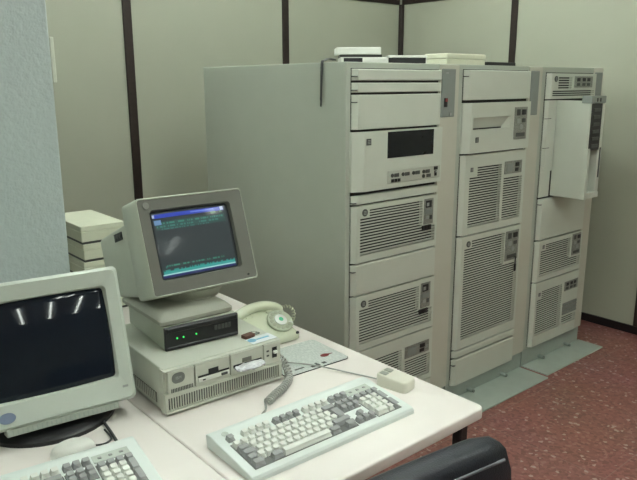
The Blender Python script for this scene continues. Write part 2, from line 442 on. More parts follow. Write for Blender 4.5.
v = vent_panel(t, a, b_, .454, .690, [(.10+o, .415+o, .636, .668), (.048+o, .415+o, .552, .636), (.048+o, .506+o, .480, .552)])
badge(v, .070+o, .656); control(v, .426+o, .490+o, .556, .672, 0)
c = MB()
for i in range(3): c.box(.416+o+i*.020, .432+o+i*.020, -.030, -.023, .530, .551, 'black')
c.build('port_block', v)
v = vent_panel(t, a, b_, .20, .446, [(.048+o, .312+o, .225, .395), (.335+o, .506+o, .225, .330)])
control(v, .332+o, .495+o, .338, .394, 1)
blank_panel(t, a, b_, .11, .194)
MB().box(.528+o, w, -.006, 0, .10, 1.618, 'frame', .002, 1).build('side_bezel', t)
b = MB(); b.box(.537+o, .630+o, -.010, -.005, 1.396, 1.600, 'greyplate', .003, 1)
b.box(.556+o, .574+o, -.014, -.010, 1.440, 1.478, 'black'); b.box(.558+o, .572+o, -.017, -.013, 1.462, 1.476, 'red')
b.cyl((.600+o, -.010, 1.408), (0, -1, 0), .007, .003, 'badgelt', 12); b.box(.560+o, .578+o, -.0115, -.0095, 1.580, 1.586, 'badgelt')
b.build('power_plate', t)
stabilizer(t, .03, w-.01, .20, (.2, .5))

# --- second rack
t, w = rack('middle beige equipment rack with a recessed tape slot near its top', X2, X3-.004)
o = -X2; a, b_ = .690+o, 1.192+o
gaps(t, a, b_, .12, 1.600)
blank_panel(t, a, b_, 1.466, 1.597)
# tape unit: thick front with a wide finger slot (built as a ring so that the slot is a real recess)
y = -.034; sx0, sx1, sz0, sz1 = .736+o, 1.005+o, 1.333, 1.388
b = MB()
prof = lambda xx: [(a-.004, 0), (a-.004, -.012), (a+.030, y), (xx, y), (xx, 0)]
for z0, z1 in ((1.228, sz0), (sz1, 1.453)): b.prism([(a-.004, 0), (a-.004, -.012), (a+.030, y), (b_-.002, y), (b_, 0)], 'z', z0, z1, 'panel')
b.prism(prof(sx0), 'z', sz0, sz1, 'panel')
b.prism([(sx1+.018, y), (b_-.002, y), (b_, 0), (sx1-.02, 0), (sx1-.02, -.008)], 'z', sz0, sz1, 'panel')
b.prism([(-.001, sz0), (-.006, sz0), (y+.003, sz1), (-.001, sz1)], 'x', sx0, sx1+.018, 'panel')
tu = b.build('tape_unit', t)
MB().box(sx0+.004, sx1-.024, -.012, -.006, sz0, sz0+.006, 'dark').build('tape_slot', tu)
badge(tu, .769+o, 1.288, y, .012, True)
control(tu, 1.055+o, 1.160+o, 1.275, 1.428, 2, y=y)
v = vent_panel(t, a, b_, .846, 1.220, [(.742+o, .992+o, .880, 1.120), (.800+o, .992+o, 1.120, 1.166), (1.012+o, 1.170+o, .880, 1.095)], pitch=.0122)
badge(v, .755+o, 1.152, square=True, s=.010); control(v, 1.014+o, 1.158+o, 1.108, 1.170, 1)
v = vent_panel(t, a, b_, .278, .838, [(.784+o, 1.052+o, .782, .818), (.730+o, 1.052+o, .650, .782), (.730+o, 1.176+o, .325, .650)], pitch=.0122)
badge(v, .757+o, .800); control(v, 1.060+o, 1.172+o, .662, .816, 2)
b = MB(); b.cyl((1.140+o, -.026, .672), (0, -1, 0), .008, .010, 'chrome', 12); b.box(1.136+o, 1.144+o, -.038, -.034, .635, .680, 'black', .001, 1); b.box(1.131+o, 1.149+o, -.039, -.033, .600, .640, 'black', .004, 1); b.build('key', v)
blank_panel(t, a, b_, .236, .270); blank_panel(t, a, b_, .090, .226)
MB().box(1.204+o, w, -.006, 0, .10, 1.618, 'frame', .002, 1).build('side_bezel', t)
MB().box(1.217+o, 1.290+o, -.010, -.005, 1.384, 1.598, 'greyplate', .003, 1).build('power_plate', t)
stabilizer(t, .02, w-.01, .175, (.19, .475))

# --- third rack
t, w = rack('farthest beige equipment rack, by the corner, with its tape magazine door open', X3, X4)
o = -X3; a, b_ = 1.360+o, 1.828+o
gaps(t, a, b_, .12, 1.592)
v = vent_panel(t, a, b_, 1.460, 1.588, [(1.445+o, 1.580+o, 1.512, 1.574), (1.395+o, 1.815+o, 1.474, 1.506)], pitch=.0125)
badge(v, 1.418+o, 1.560); control(v, 1.600+o, 1.786+o, 1.516, 1.574, 3)
# tape library: narrow fixed front, dark opening, open magazine door
b = MB()
b.prism([(a, 0), (a, -.007), (a+.018, -.018), (1.455+o, -.018), (1.455+o, 0)], 'z', 1.090, 1.453, 'panel')
b.box(a, 1.455+o, -.008, 0, .952, 1.090, 'panel')
for z in (1.36, 1.21): b.box(a-.001, a+.05, -.0188, -.010, z, z+.003, 'badge')
lib = b.build('library_front', t)
MB().box(1.455+o, b_, -.006, -.001, .952, 1.453, 'slot').build('library_opening', lib)
dx0, dx1, dy = 1.460+o, 1.612+o, -.203
b = MB()
b.box(dx0, dx0+.012, dy+.002, -.012, .955, 1.453, 'panel', .003)             # outer face of the door
b.box(dx0+.012, dx1, dy, -.012, .955, .985, 'panel', .003)               # bottom tray
b.box(dx1-.034, dx1, dy+.004, -.012, .985, 1.440, 'panel', .003)         # inner side
b.box(dx0+.012, dx1-.030, -.030, -.012, .985, 1.440, 'panel')            # back of the trough
b.box(dx0-.0015, dx0+.022, dy-.004, dy+.02, .9545, 1.215, 'panel', .002)        # lower lip
dr = b.build('magazine_door', t)
b = MB(); b.box(dx0+.011, dx1-.036, dy+.001, -.05, 1.205, 1.438, 'black')
for i in range(6): b.box(dx0+.030, dx1-.052, dy-.002, dy+.010, 1.219+i*.036, 1.236+i*.036, 'darkgrey', .002, 1)
b.build('tape_magazine', dr)
b = MB(); b.box(dx0-.004, dx1-.010, dy-.004, dy+.05, 1.440, 1.476, 'greyplate', .003)
b.box(dx0+.045, dx0+.055, dy-.006, dy, 1.448, 1.466, 'black'); b.box(dx0+.075, dx0+.085, dy-.006, dy, 1.448, 1.466, 'black')
b.build('door_handle', dr)
MB().box(dx1-.022, dx1-.012, dy+.001, dy+.006, 1.06, 1.215, 'darkgrey').build('latch_strip', dr)
b = MB(); b.box(dx0+.04, dx1-.032, dy+.09, -.03, .985, 1.20, 'panel', .003); b.box(dx0+.045, dx0+.10, dy+.086, dy+.092, 1.085, 1.098, 'badge'); b.build('magazine_holder', dr)
blank_panel(t, a, b_, .722, .943)
v = vent_panel(t, a, b_, .488, .714, [(1.445+o, 1.705+o, .662, .695), (1.398+o, 1.705+o, .575, .662), (1.398+o, 1.818+o, .515, .575)], pitch=.0122)
badge(v, 1.420+o, .680, square=True, s=.010); control(v, 1.718+o, 1.810+o, .582, .706, 2)
v = vent_panel(t, a, b_, .114, .480, [(1.395+o, 1.650+o, .175, .385), (1.440+o, 1.650+o, .385, .430), (1.672+o, 1.822+o, .175, .225)], pitch=.0122)
badge(v, 1.415+o, .412, square=True, s=.010); control(v, 1.675+o, 1.820+o, .376, .432, 3)
b = MB(); b.box(1.672+o, 1.824+o, -.027, -.021, .232, .304, 'ctl', .001, 1)
for i in range(4): b.box(1.672+o, 1.824+o, -.029, -.026, .238+i*.018, .244+i*.018, 'greyplate')
b.build('louvre_plate', v)
MB().box(1.838+o, w, -.006, 0, .10, 1.618, 'frame', .002, 1).build('side_bezel', t)
MB().box(1.842+o, 1.924+o, -.010, -.005, 1.45, 1.596, 'greyplate', .003, 1).build('power_plate', t)
stabilizer(t, .012, w+.005, .155, (.18, .46))

# ------------------------------------------------------------------ on the racks
t = thing('modem', 'white flat box with dark front label and raised lid on the first rack', 'modem', (.152, .222, H), -38)
b = MB(); b.box(.006, .204, 0, .15, 0, .026, 'white', .003); b.build('base_box', t)
MB().box(.020, .098, -.0015, .002, .004, .023, 'black').build('front_label', t)
MB().box(.006, .180, .010, .14, .026, .037, 'darkgrey').build('recess', t)
MB().box(-.010, .176, 0, .15, .037, .066, 'white', .004).build('lid', t)
pts = spline([(.150, .240, H+.016), (.08, .20, H+.018), (.03, .165, H+.010), (-.012, .132, H+.003), (-.020, .128, H-.03), (-.020, .132, H-.09), (-.019, .138, H-.168)], 8)
b = MB(); b.tube(pts, .0035, 'cable', 6); b.tube([p+Vector((.0, .012*(1-i/50)+.002, 0)) for i, p in enumerate(pts[:-3])], .003, 'cable', 6)
tag(b.build('hanging_cable', smooth=60), 'dark cable hanging down over the side of the nearest rack', 'cable')
t = thing('network_box', 'small flat white box with black front on the first rack', 'network box', (.362, .140, H), -38)
b = MB(); b.box(0, .165, 0, .10, .026, .036, 'white', .003); b.box(.004, .165, .012, .10, 0, .026, 'white'); b.build('casing', t)
MB().box(.002, .160, .006, .014, .003, .026, 'black').build('front_panel', t)
t = thing('lidded_box', 'cream flat lidded box on top of the middle rack', 'box', (.700, .10, H))
MB().box(.003, .289, .003, .135, 0, .028, 'cream', .003).build('box_base', t)
MB().box(0, .292, 0, .138, .029, .053, 'cream', .006).build('box_lid', t)
t = tag(MB().box(0, .24, 0, .05, 0, .022, 'black', .003).build('flat_case', loc=(1.06, .14, H)), 'thin black case lying beside the cream box on the middle rack', 'case')

# ------------------------------------------------------------------ desks
T = .686
def desk(label, x0, x1, y0, y1):
    t = thing('desk', label, 'desk', ((x0+x1)/2, (y0+y1)/2, 0)); w, d = (x1-x0)/2, (y1-y0)/2
    b = MB(); b.prism(rrect(-w, w, -d, d, .022), 'z', T-.032, T, 'desk', .005); b.build('tabletop', t, smooth=50)
    b = MB()
    for s in (-1, 1):
        b.box(-w+.06, w-.06, s*(d-.045)-.015, s*(d-.045)+.015, T-.056, T-.032, 'deskmetal')
        b.box(s*(w-.06)-.015, s*(w-.06)+.015, -d+.06, d-.06, T-.056, T-.032, 'deskmetal')
    b.build('under_frame', t)
    for sx in (-1, 1):
        for sy in (-1, 1): MB().box(sx*(w-.062)-.015, sx*(w-.062)+.015, sy*(d-.035)-.015, sy*(d-.035)+.015, 0, T-.033, 'deskmetal', .003, 1).build('leg', t)
desk('white laminate desk on the right holding the desktop computer and telephone', -1.0595, -.344, -.926, .90)
desk('pale laminate desk on the left under the unlit monitor', -1.780, -1.062, -.926, .28)

# ------------------------------------------------------------------ stack of cream boxes
for k in range(5):
    lab = ['cream box at the very bottom of the stack behind the lit monitor', 'second lowest cream box in the stack behind the lit monitor', 'third cream box from the top in the stack behind the lit monitor',
           'second cream box from the top in the stack behind the lit monitor', 'topmost cream box of the stack by the rough white wall'][k]
    t = thing('storage_box', lab, 'box', (-.876 + (.004 if k % 2 else 0), .494, T+k*.0688), 0, 'stacked cream boxes')
    MB().box(.004, .164, .006, .318, 0, .010, 'darkgrey').build('box_foot', t)
    MB().box(0, .168, 0, .322, .0095, .047, 'boxcream', .002, 1).build('box_base', t)
    MB().box(-.001, .169, -.001, .323, .0475, .0685, 'boxcream', .003).build('box_lid', t)

# ------------------------------------------------------------------ desktop computer
PX, PY, PYAW = -1.031, -.420, -2.0
W_, H_, DP = .370, .131, .40
pc = thing('desktop_computer', 'beige desktop computer lying flat under the lit monitor on the desk', 'computer', (PX, PY, T), PYAW)
b = MB(); b.box(.003, W_-.003, .014, DP, .007, H_, 'pc', .003); b.box(.02, W_-.02, .02, DP-.02, 0, .007, 'dark'); b.build('case', pc)  # dark block underneath stands in for the gap shadow below the case
b = MB(); 
b.box(0, W_, .012, .03, .006, H_-.002, 'pcfront')
b.box(0, W_, 0, .014, .006, .014, 'pcfront', .002, 1)
b.box(0, W_, 0, .014, .052, .060, 'pcfront'); b.box(0, .008, 0, .014, .014, .052, 'pcfront'); b.box(W_-.008, W_, 0, .014, .014, .052, 'pcfront')
for i in range(48):
    x = .008+(W_-.016)*i/48; b.box(x+.0044, x+.0077, 0, .003, .014, .052, 'pcfront')
b.box(0, W_, .001, .014, .060, .064, 'pcfront')
b.box(0, W_, 0, .014, .126, H_-.002, 'pcfront', .0015, 1)
fb = b.build('front_bezel', pc)
b = MB(); b.box(.009, .085, -.001, .013, .065, .125, 'pcfront', .0015, 1)
b.build('logo_panel', fb)
b = MB(); lp = rrect(.020, .057, .090, .119, .0135)
b.prism(lp, 'y', -.0025, 0, 'pcbadge'); b.build('badge', pc)
text('IBM', .011, 'badgelt', 'badge_lettering', fb, Matrix.Translation((.0385, -.0028, .1045)) @ FACE, .0003)
b = MB()
for i in range(14): b.box(.017+i*.0046, .0196+i*.0046, -.0018, 0, .066, .077, 'darkgrey')
b.build('small_vent', fb)
MB().box(.012, W_-.012, .0115, .0118, .014, .052, 'dark').build('grille_backing', fb)
def drive(x0, x1, label=None):
    b = MB(); b.box(x0, x1, -.001, .013, .062, .125, 'pcfront', .0015, 1)
    return b.build('disk_drive', pc)
d = drive(.089, .195)
b = MB(); b.box(.096, .191, -.003, 0, .087, .091, 'black'); b.box(.128, .158, -.0025, 0, .091, .104, 'black'); b.build('disk_slot', d)
b = MB(); b.box(.096, .191, -.005, 0, .074, .085, 'white', .001, 1); b.build('slot_lip', d)
MB().box(.165, .184, -.008, -.003, .076, .083, 'badge', .001, 1).build('eject_button', d)
MB().box(.108, .116, -.0058, -.004, .077, .081, 'badge').build('drive_light', d)
d = drive(.198, .305)
MB().box(.206, .298, -.003, 0, .083, .092, 'black').build('disk_slot', d); MB().box(.235, .265, -.0025, 0, .094, .106, 'pcdark').build('finger_notch', d)
b = MB()
rnd = random.Random(3); L = []
for i in range(15):
    x = .204+i*.0068; e = 1-abs(i-7)/7*.35 if i not in (0, 14) else .35
    L.append([(x, -.016+(.020+.003*rnd.random())*e*math.cos(a), .085+.002*rnd.uniform(-1, 1)+(.0060+.0018*rnd.random())*e*math.sin(a)+.10*(.020*e*math.cos(a))) for a in [2*math.pi*k/14 for k in range(14)]])
b.loft(L, 'silver')
tag(b.build('silver_wrapper', d), 'crumpled silver wrapper sticking out of the drive')
b = MB(); b.box(.308, .366, -.001, .013, .062, .125, 'pcfront', .0015, 1); sp = b.build('switch_panel', pc)
b = MB(); b.box(.336, .352, -.0022, 0, .080, .112, 'black'); b.box(.338, .350, -.010, -.001, .094, .102, 'white', .001, 1); b.build('power_switch', sp)
b = MB(); 
for z in (.088, .102): b.box(.317, .325, -.0018, 0, z, z+.005, 'badge')
b.build('indicator', sp)
b = MB(); b.box(.280, .366, .014, .060, H_-.0005, H_+.0006, 'stickerw'); st = b.build('sticker', pc, mtx=Matrix.Translation((.32, .04, 0)) @ Matrix.Rotation(R(2), 4, 'Z') @ Matrix.Translation((-.32, -.04, 0)))
st['label'] = 'white sticker with blue print'
b = MB(); b.cyl((.294, .040, H_+.0006), (0, 0, 1), .013, .0004, 'stickerb', 14); b.box(.308, .352, .034, .042, H_+.0006, H_+.001, 'stickerb')
b.build('sticker_print', st, mtx=Matrix.Translation((.32, .04, 0)) @ Matrix.Rotation(R(2), 4, 'Z') @ Matrix.Translation((-.32, -.04, 0)))
b = MB(); b.box(.0012, .0035, .06, .26, .022, .05, 'pcdark')
for i in range(16): b.box(.0005, .003, .066+i*.012, .072+i*.012, .022, .05, 'pc')
b.build('side_vent', pc)

# key fob on the computer
t = thing('key_fob', 'small brown leather key fob lying on the desktop computer', 'keyring', (-.748, -.366, T+H_), 8)
MB().prism(rrect(0, .038, -.011, .013, .005), 'z', 0, .010, 'brown', .002).build('leather_tag', t)
b = MB(); b.tube([(.044+.011*math.cos(a), .004+.011*math.sin(a), .006) for a in [2*math.pi*k/20 for k in range(21)]], .0014, 'chrome', 6); b.build('ring', t, smooth=60)
MB().box(.036, .062, -.004, .006, .0005, .0045, 'darkgrey', .001, 1).build('key', t)

# dark-fronted box on the computer
t = thing('disk_drive_box', 'beige box with a black front and three green lights on the desktop computer', 'external drive', (-.965, -.309, T+H_), -4.9)
Wb, Hb = .226, .0685
MB().box(0, Wb, .010, .285, .002, Hb, 'shell', .002, 1).build('casing', t)
b = MB(); b.box(-.001, Wb+.001, .002, .012, .001, Hb, 'black', .002, 1); b.box(.004, Wb-.004, -.0015, .003, .052, .0665, 'black', .002, 1); b.box(.004, Wb-.004, -.0015, .003, .003, .012, 'black', .002, 1)
f = b.build('front_panel', t)
for x in (.034, .053, .092): MB().cyl((x, .002, .034 if x != .053 else .0335), (0, -1, 0), .0024, .002, 'led', 8).build('green_light', f)
b = MB()
for i in range(5): b.box(.150+i*.011, .158+i*.011, .0005, .003, .032, .046, 'darkgrey')
b.build('button_row', f)

# ------------------------------------------------------------------ lit monitor
ZS = T+H_+Hb                                     # top of the drive box
mon = thing('crt_monitor', 'beige CRT monitor showing blue and teal text, on the stacked computer', 'monitor', (-.803, -.280, ZS), -2.3)
b = MB(); s0 = [(-.168+x*0, 0) for x in (0,)]
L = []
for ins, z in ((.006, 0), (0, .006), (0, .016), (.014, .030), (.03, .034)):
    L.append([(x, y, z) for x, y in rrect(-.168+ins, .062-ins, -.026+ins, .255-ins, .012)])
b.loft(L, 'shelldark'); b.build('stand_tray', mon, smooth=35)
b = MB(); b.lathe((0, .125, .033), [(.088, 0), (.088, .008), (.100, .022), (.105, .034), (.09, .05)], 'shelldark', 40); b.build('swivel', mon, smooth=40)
TILT = Matrix.Translation((0, 0, .965-ZS)) @ Matrix.Rotation(R(-19.2), 4, 'X')
mw, mh = .1715, .281
def loop(x0, x1, z0, z1, r, y): return [(x, y, z) for x, z in rrect(x0, x1, z0, z1, r)]
b = MB()
SX0, SX1, SZ0, SZ1 = -.131, .121, .046, .241
b.loft([loop(SX0, SX1, SZ0, SZ1, .010, .020), loop(SX0-.004, SX1+.004, SZ0-.004, SZ1+.004, .012, .004), loop(-mw+.005, mw-.005, .005, mh-.005, .008, .002),
        loop(-mw+.003, mw-.003, .003, mh-.003, .010, -.001), loop(-mw, mw, 0, mh, .012, .004), loop(-mw-.001, mw+.001, -.001, mh+.001, .012, .104), loop(-mw+.004, mw-.004, .004, mh-.004, .012, .114)],
       'shell', False, False, ['bezel', 'bezel', 'shell', 'shell', 'shell', 'shell'])
b.build('front_frame', mon, mtx=TILT, smooth=40)
b = MB()
b.loft([loop(-mw+.003, mw-.003, .003, mh-.003, .012, .1135), loop(-mw+.002, mw-.002, .012, mh-.050, .012, .118), loop(-mw+.004, mw-.004, .032, mh-.058, .016, .345), loop(-mw+.04, mw-.04, .06, mh-.085, .02, .362), loop(-.07, .07, .09, mh-.11, .02, .385)],
       'shell', False, True)
b.build('rear_housing', mon, mtx=TILT, smooth=40)
# convex screen
def crt(name, parent, x0, x1, z0, z1, y, bulge, m, mtx):
    bm = bmesh.new(); uv = bm.loops.layers.uv.new('UVMap'); nx, nz = 20, 16; V = []
    for j in range(nz+1):
        for i in range(nx+1):
            u, v = i/nx, j/nz; a, c = 2*u-1, 2*v-1
            V.append(bm.verts.new((x0+(x1-x0)*u, y-bulge*(1-.5*a*a-.5*c*c), z0+(z1-z0)*v)))
    for j in range(nz):
        for i in range(nx):
            f = bm.faces.new((V[j*(nx+1)+i], V[j*(nx+1)+i+1], V[(j+1)*(nx+1)+i+1], V[(j+1)*(nx+1)+i])); f.smooth = True
            for l, (p, q) in zip(f.loops, ((i, j), (i+1, j), (i+1, j+1), (i, j+1))): l[uv].uv = (p/nx, 1-q/nz)
    # thickness behind the glass
    r = bmesh.ops.extrude_face_region(bm, geom=bm.faces[:]); vs = [g for g in r['geom'] if isinstance(g, bmesh.types.BMVert)]
    for q in vs: q.co.y = y+.008
    bmesh.ops.recalc_face_normals(bm, faces=bm.faces[:])
    bm.transform(mtx); me = bpy.data.meshes.new(name); bm.to_mesh(me); bm.free(); me.materials.append(M[m])
    o = bpy.data.objects.new(name, me); COL.objects.link(o); o.parent = parent; return o
crt('screen', mon, SX0-.003, SX1+.003, SZ0-.003, SZ1+.003, .020, .010, 'litscreen', TILT)
b = MB(); b.cyl((-.143, -.0005, .2585), (0, -1, 0), .0095, .0022, 'mbadge', 20); b.build('badge', mon, mtx=TILT)
b = MB(); b.cyl((.137, .003, .016), (0, -1, 0), .003, .004, 'black', 10); b.build('power_light', mon, mtx=TILT)
b = MB(); b.box(-mw+.000, -mw+.014, .145, .210, .190, .214, 'black', .001, 1)
for yy in (.152, .172, .190): b.cyl((-mw+.002, yy+.005, .202), (-1, 0, 0), .006, .005, 'badge', 12)
b.build('side_controls', mon, mtx=TILT)

# ------------------------------------------------------------------ unlit monitor
lm = thing('crt_monitor', 'pale CRT monitor with unlit dark screen on the left desk', 'monitor', (-1.080, -.36, T), -6.2)
TL = Matrix.Translation((0, 0, .740-T)) @ Matrix.Rotation(R(-16.6), 4, 'X')
w2, h2 = .371, .350
b = MB()
b.loft([loop(-w2+.040, -.042, .066, .299, .008, .022), loop(-w2+.034, -.036, .060, .305, .012, .006), loop(-w2+.012, -.010, .008, h2-.008, .012, -.002), loop(-w2, 0, 0, h2, .014, .008), loop(-w2, 0, 0, h2, .014, .055), loop(-w2+.006, -.006, .006, h2-.006, .014, .060)], 'lmon', False, False)
b.build('front_frame', lm, mtx=TL, smooth=40)
b = MB(); b.loft([loop(-w2+.006, -.006, .006, h2-.006, .014, .0595), loop(-w2+.015, -.015, .012, h2-.020, .02, .15), loop(-w2+.05, -.05, .03, h2-.05, .03, .26), loop(-w2+.09, -.09, .06, h2-.09, .03, .33)], 'lmon', False, True)
b.build('rear_housing', lm, mtx=TL, smooth=40)
crt('screen', lm, -w2+.037, -.039, .063, .302, .022, .014, 'darkscreen', TL)
b = MB(); b.box(-.318, -.050, .004, .05, -.016, .002, 'lrib', .002, 1)
for i in range(24): b.box(-.316+i*.011, -.3130+i*.011, .0032, .006, -.014, -.002, 'plinth')
b.build('control_strip', lm, mtx=TL)
b = MB(); lp = [(-.312+.019*math.cos(2*math.pi*k/28), .030+.013*math.sin(2*math.pi*k/28)) for k in range(28)]
b.prism(lp, 'y', -.0035, 0, 'badgeblue'); b.build('badge', lm, mtx=TL)
b = MB(); b.box(-.034, -.020, -.0022, -.0005, .034, .040, 'badgelt'); b.build('model_plate', lm, mtx=TL)
b = MB(); b.lathe((-.195, .135, 0), [(.168, 0), (.168, .010), (.155, .020), (.08, .024), (.075, .045), (.10, .058)], 'black', 40, 1.0, .95); b.build('foot', lm, smooth=40)

# dark cable beside the foot of that monitor
b = MB(); b.tube(spline([(-1.165, -.20, T+.004), (-1.163, -.29, T+.004), (-1.172, -.38, T+.004), (-1.182, -.45, T+.004), (-1.195, -.489, T+.006)], 8), .004, 'cable', 8)
tag(b.build('keyboard_cable', smooth=60), 'short dark cable running to the left keyboard on the left desk', 'cable')

# ------------------------------------------------------------------ keyboards
KW, KD = .518, .204
def deck(y): return .018+(y-.012)*(.033-.018)/(.155-.012) if y < .155 else .033
keymesh = {}
def key_mesh(w, d, m):
    k = (round(w, 4), round(d, 4), m)
    if k not in keymesh:
        b = MB(); hw, hd = w/2-.0006, d/2-.0006; h = .0115
        b.loft([[(x, y, 0) for x, y in rrect(-hw, hw, -hd, hd, .001, 1)], [(x, y+.0008, h) for x, y in rrect(-hw+.0026, hw-.0026, -hd+.0030, hd-.0018, .0015, 2)]], m)
        o = b.build('key'); keymesh[k] = o.data; bpy.data.objects.remove(o)
    return keymesh[k]
def keyboard(label, loc, rz, keep=None):
    t = thing('keyboard', label, 'keyboard', loc, rz, 'wide beige keyboards')
    b = MB()
    prof = [(0, 0), (0, .010), (.004, .0155), (.012, .018), (.155, .033), (.180, .0365), (.196, .036), (KD, .032), (KD-.004, 0)]
    b.prism(prof, 'x', .003, KW-.003, 'kb', .003); b.build('case', t, smooth=30)
    b = MB()
    def slab(x0, x1, y0, y1, m, e=.0008):
        b.prism([(y0, deck(y0)-.004), (y0, deck(y0)+e), (y1, deck(y1)+e), (y1, deck(y1)-.004)], 'x', x0, x1, m)
    u = .0205; X0 = .026; Y0 = .022
    x_nav = X0+15.25*u; x_pad = x_nav+3.25*u
    slab(X0-.002, X0+15*u+.002, Y0-.002, Y0+5*u+.002, 'well'); slab(x_nav-.001, x_nav+3*u+.001, Y0+3*u-.001, Y0+5*u+.002, 'well'); slab(x_pad-.001, x_pad+4*u+.001, Y0-.002, Y0+5*u+.002, 'well')
    b.build('key_well', t)
    slope = math.atan2(.015, .143)
    def key(xc, yc, w, d, m):
        if keep and not keep(xc, yc): return
        o = bpy.data.objects.new('key', key_mesh(w, d, m)); COL.objects.link(o); o.parent = t
        o.location = (xc, yc, deck(yc)+.0006); o.rotation_euler = (slope, 0, 0)
    def row(r, x, ks):
        for wd, c in ks:
            if c: key(x+wd*u/2, Y0+(r+.5)*u, wd*u, u, 'key'+c)
            x += wd*u
    g, q = 'g', 'w'
    row(4, X0, [(1, q)]*13+[(2, g)]); row(3, X0, [(1.5, g)]+[(1, q)]*12); row(2, X0, [(1.75, g)]+[(1, q)]*12)
    key(X0+14.3*u, Y0+3*u, 1.3*u, 2*u, 'keyg')
    row(1, X0, [(1.25, g)]+[(1, q)]*11+[(2.75, g)]); row(0, X0, [(1.5, g), (1, None), (1.5, g), (7, q), (1.5, g), (1, None), (1.5, g)])
    for r in (3, 4): row(r, x_nav, [(1, g)]*3)
    row(1, x_nav, [(1, None), (1, g)]); row(0, x_nav, [(1, g)]*3)
    row(4, x_pad, [(1, g)]*4); row(3, x_pad, [(1, q)]*3); row(2, x_pad, [(1, q)]*3); row(1, x_pad, [(1, q)]*3); row(0, x_pad, [(2, q), (1, q)])
    key(x_pad+3.5*u, Y0+3*u, u, 2*u, 'keyg'); key(x_pad+3.5*u, Y0+u, u, 2*u, 'keyg')
    yf = Y0+5.95*u
    key(X0+.5*u, yf, u, u, 'keyg')
    for i in range(12):
        x = X0+(2+i+(i//4)*.5)*u; key(x+.5*u, yf, u, u, 'keyg' if i//4 == 1 else 'keyw')
    for i in range(3): key(x_nav+(i+.5)*u, yf, u, u, 'keyg')
    b = MB(); za, zb = yf-.009, yf+.019
    b.prism([(za, deck(za)-.002), (za, deck(za)+.0015), (zb, deck(zb)+.0015), (zb, deck(zb)-.002)], 'x', x_pad, x_pad+4*u, 'kpanel'); p_ = b.build('light_panel', t)
    b = MB()
    for i in range(3):
        x = x_pad+(.75+i*1.2)*u; b.prism([(yf+.002, deck(yf+.002)), (yf+.002, deck(yf+.002)+.0025), (yf+.008, deck(yf+.008)+.0025), (yf+.008, deck(yf+.008))], 'x', x-.004, x+.004, 'badgelt')
    b.build('lock_light', p_)
    b = MB(); b.cyl((X0+.012, .172, .0350), (0, -.13, 1), .009, .0012, 'kpanel', 16); b.build('badge', t)
    return t
k1 = keyboard('beige keyboard with grey and pearl keys at the front of the right desk', (-1.034, -.8135, T), -1.26)
# left keyboard: only its right-hand part is inside the frame
ang = R(-5.8); cx, cy = -1.160, -.500
ox = cx-(KW*math.cos(ang)-KD*math.sin(ang)); oy = cy-(KW*math.sin(ang)+KD*math.cos(ang))
k2 = keyboard('beige keyboard below the unlit monitor at the lower left', (ox, oy, T), -5.8, keep=lambda x, y: x > .17 and (y > .06 or x > .33))

# coiled cord of the right keyboard (world points, so parent-free mesh moved into the keyboard's frame)
path = [(-.640, -.36, T+.055), (-.638, -.41, T+.045), (-.652, -.455, T+.018), (-.695, -.492, T+.0145), (-.752, -.520, T+.0145), (-.790, -.540, T+.0145)]
C = coil(path, .0098, 25, 640)
C += spline([C[-1], (-.812, -.560, T+.006), (-.832, -.572, T+.005), (-.85, -.590, T+.005), (-.848, -.616, T+.01)], 8)[1:]
b = MB(); b.tube(C, .0030, 'cord', 6)
tag(b.build('coiled_cable', smooth=60), 'thick grey coiled cable between the desktop computer and the right keyboard', 'cable')

# ------------------------------------------------------------------ mouse mat, mice
t = thing('mouse_mat', 'glossy pale green printed mouse mat beside the desktop computer', 'mouse mat', (-.515, -.342, T), -3)
MB().prism(rrect(-.122, .122, -.098, .100, .016), 'z', 0, .0025, 'black').build('backing', t)
MB().prism(rrect(-.121, .121, -.0965, .0995, .016), 'z', .0025, .0032, 'pad').build('printed_sheet', t)
b = MB(); b.prism([(.068+.016*math.cos(2*math.pi*k/20), -.035+.011*math.sin(2*math.pi*k/20)) for k in range(20)], 'z', .0032, .0037, 'red')
b.prism([(.078, -.030), (.098, -.033), (.098, -.037), (.078, -.036)], 'z', .0032, .0036, 'red'); b.build('red_mark', t)
b = MB()
for i, (x0, x1, yy, hh) in enumerate(((-.020, -.006, -.088, .012), (.000, .012, -.088, .012), (.002, .010, -.076, .010), (.024, .038, -.086, .013), (-.075, -.04, -.074, .007), (-.10, -.08, .082, .008), (-.07, -.05, .083, .007))):
    b.box(x0, x1, yy, yy+hh, .0032, .0036, 'darkgrey' if i < 4 else 'badge')
b.build('dark_print', t)

ms = thing('mouse', 'cream two-button mouse behind the right keyboard', 'mouse', (-.437, -.680, T), 12)
# local: +Y is the button end
def mloop(z, f):
    pts = []
    for x, y in rrect(-.031, .031, -.052, .052, .016, 5): pts.append((x*f, y*f, z))
    return pts
b = MB(); L = []
for z, f in ((0, .97), (.003, 1.), (.022, 1.), (.0275, .985), (.030, .955), (.031, .90)): L.append(mloop(z, f))
L = [[(x, y, z*(1.02+.18*min(1, max(0, (y+.052)/.09)))) for x, y, z in lp] for lp in L]
b.loft(L, 'mouse'); b.build('body', ms, smooth=50)
for s in (-1, 1):
    b = MB(); b.box(s*.0125-.0095, s*.0125+.0095, .020, .043, .018, .0388, 'mouseb', .0015, 2); b.build('button', ms, smooth=40)
w0 = Matrix.Translation((-.437, -.680, T)) @ Matrix.Rotation(R(12), 4, 'Z')
P0 = w0 @ Vector((-.008, .050, .010))
pts = spline([P0, (-.462, -.590, T+.006), (-.483, -.535, T+.0055), (-.53, -.44, T+.010), (-.585, -.362, T+.011), (-.632, -.31, T+.010), (-.644, -.22, T+.006)], 10)
b = MB(); b.tube(pts, .0023, 'cord', 8); b.build('cable', ms, mtx=w0.inverted(), smooth=60)

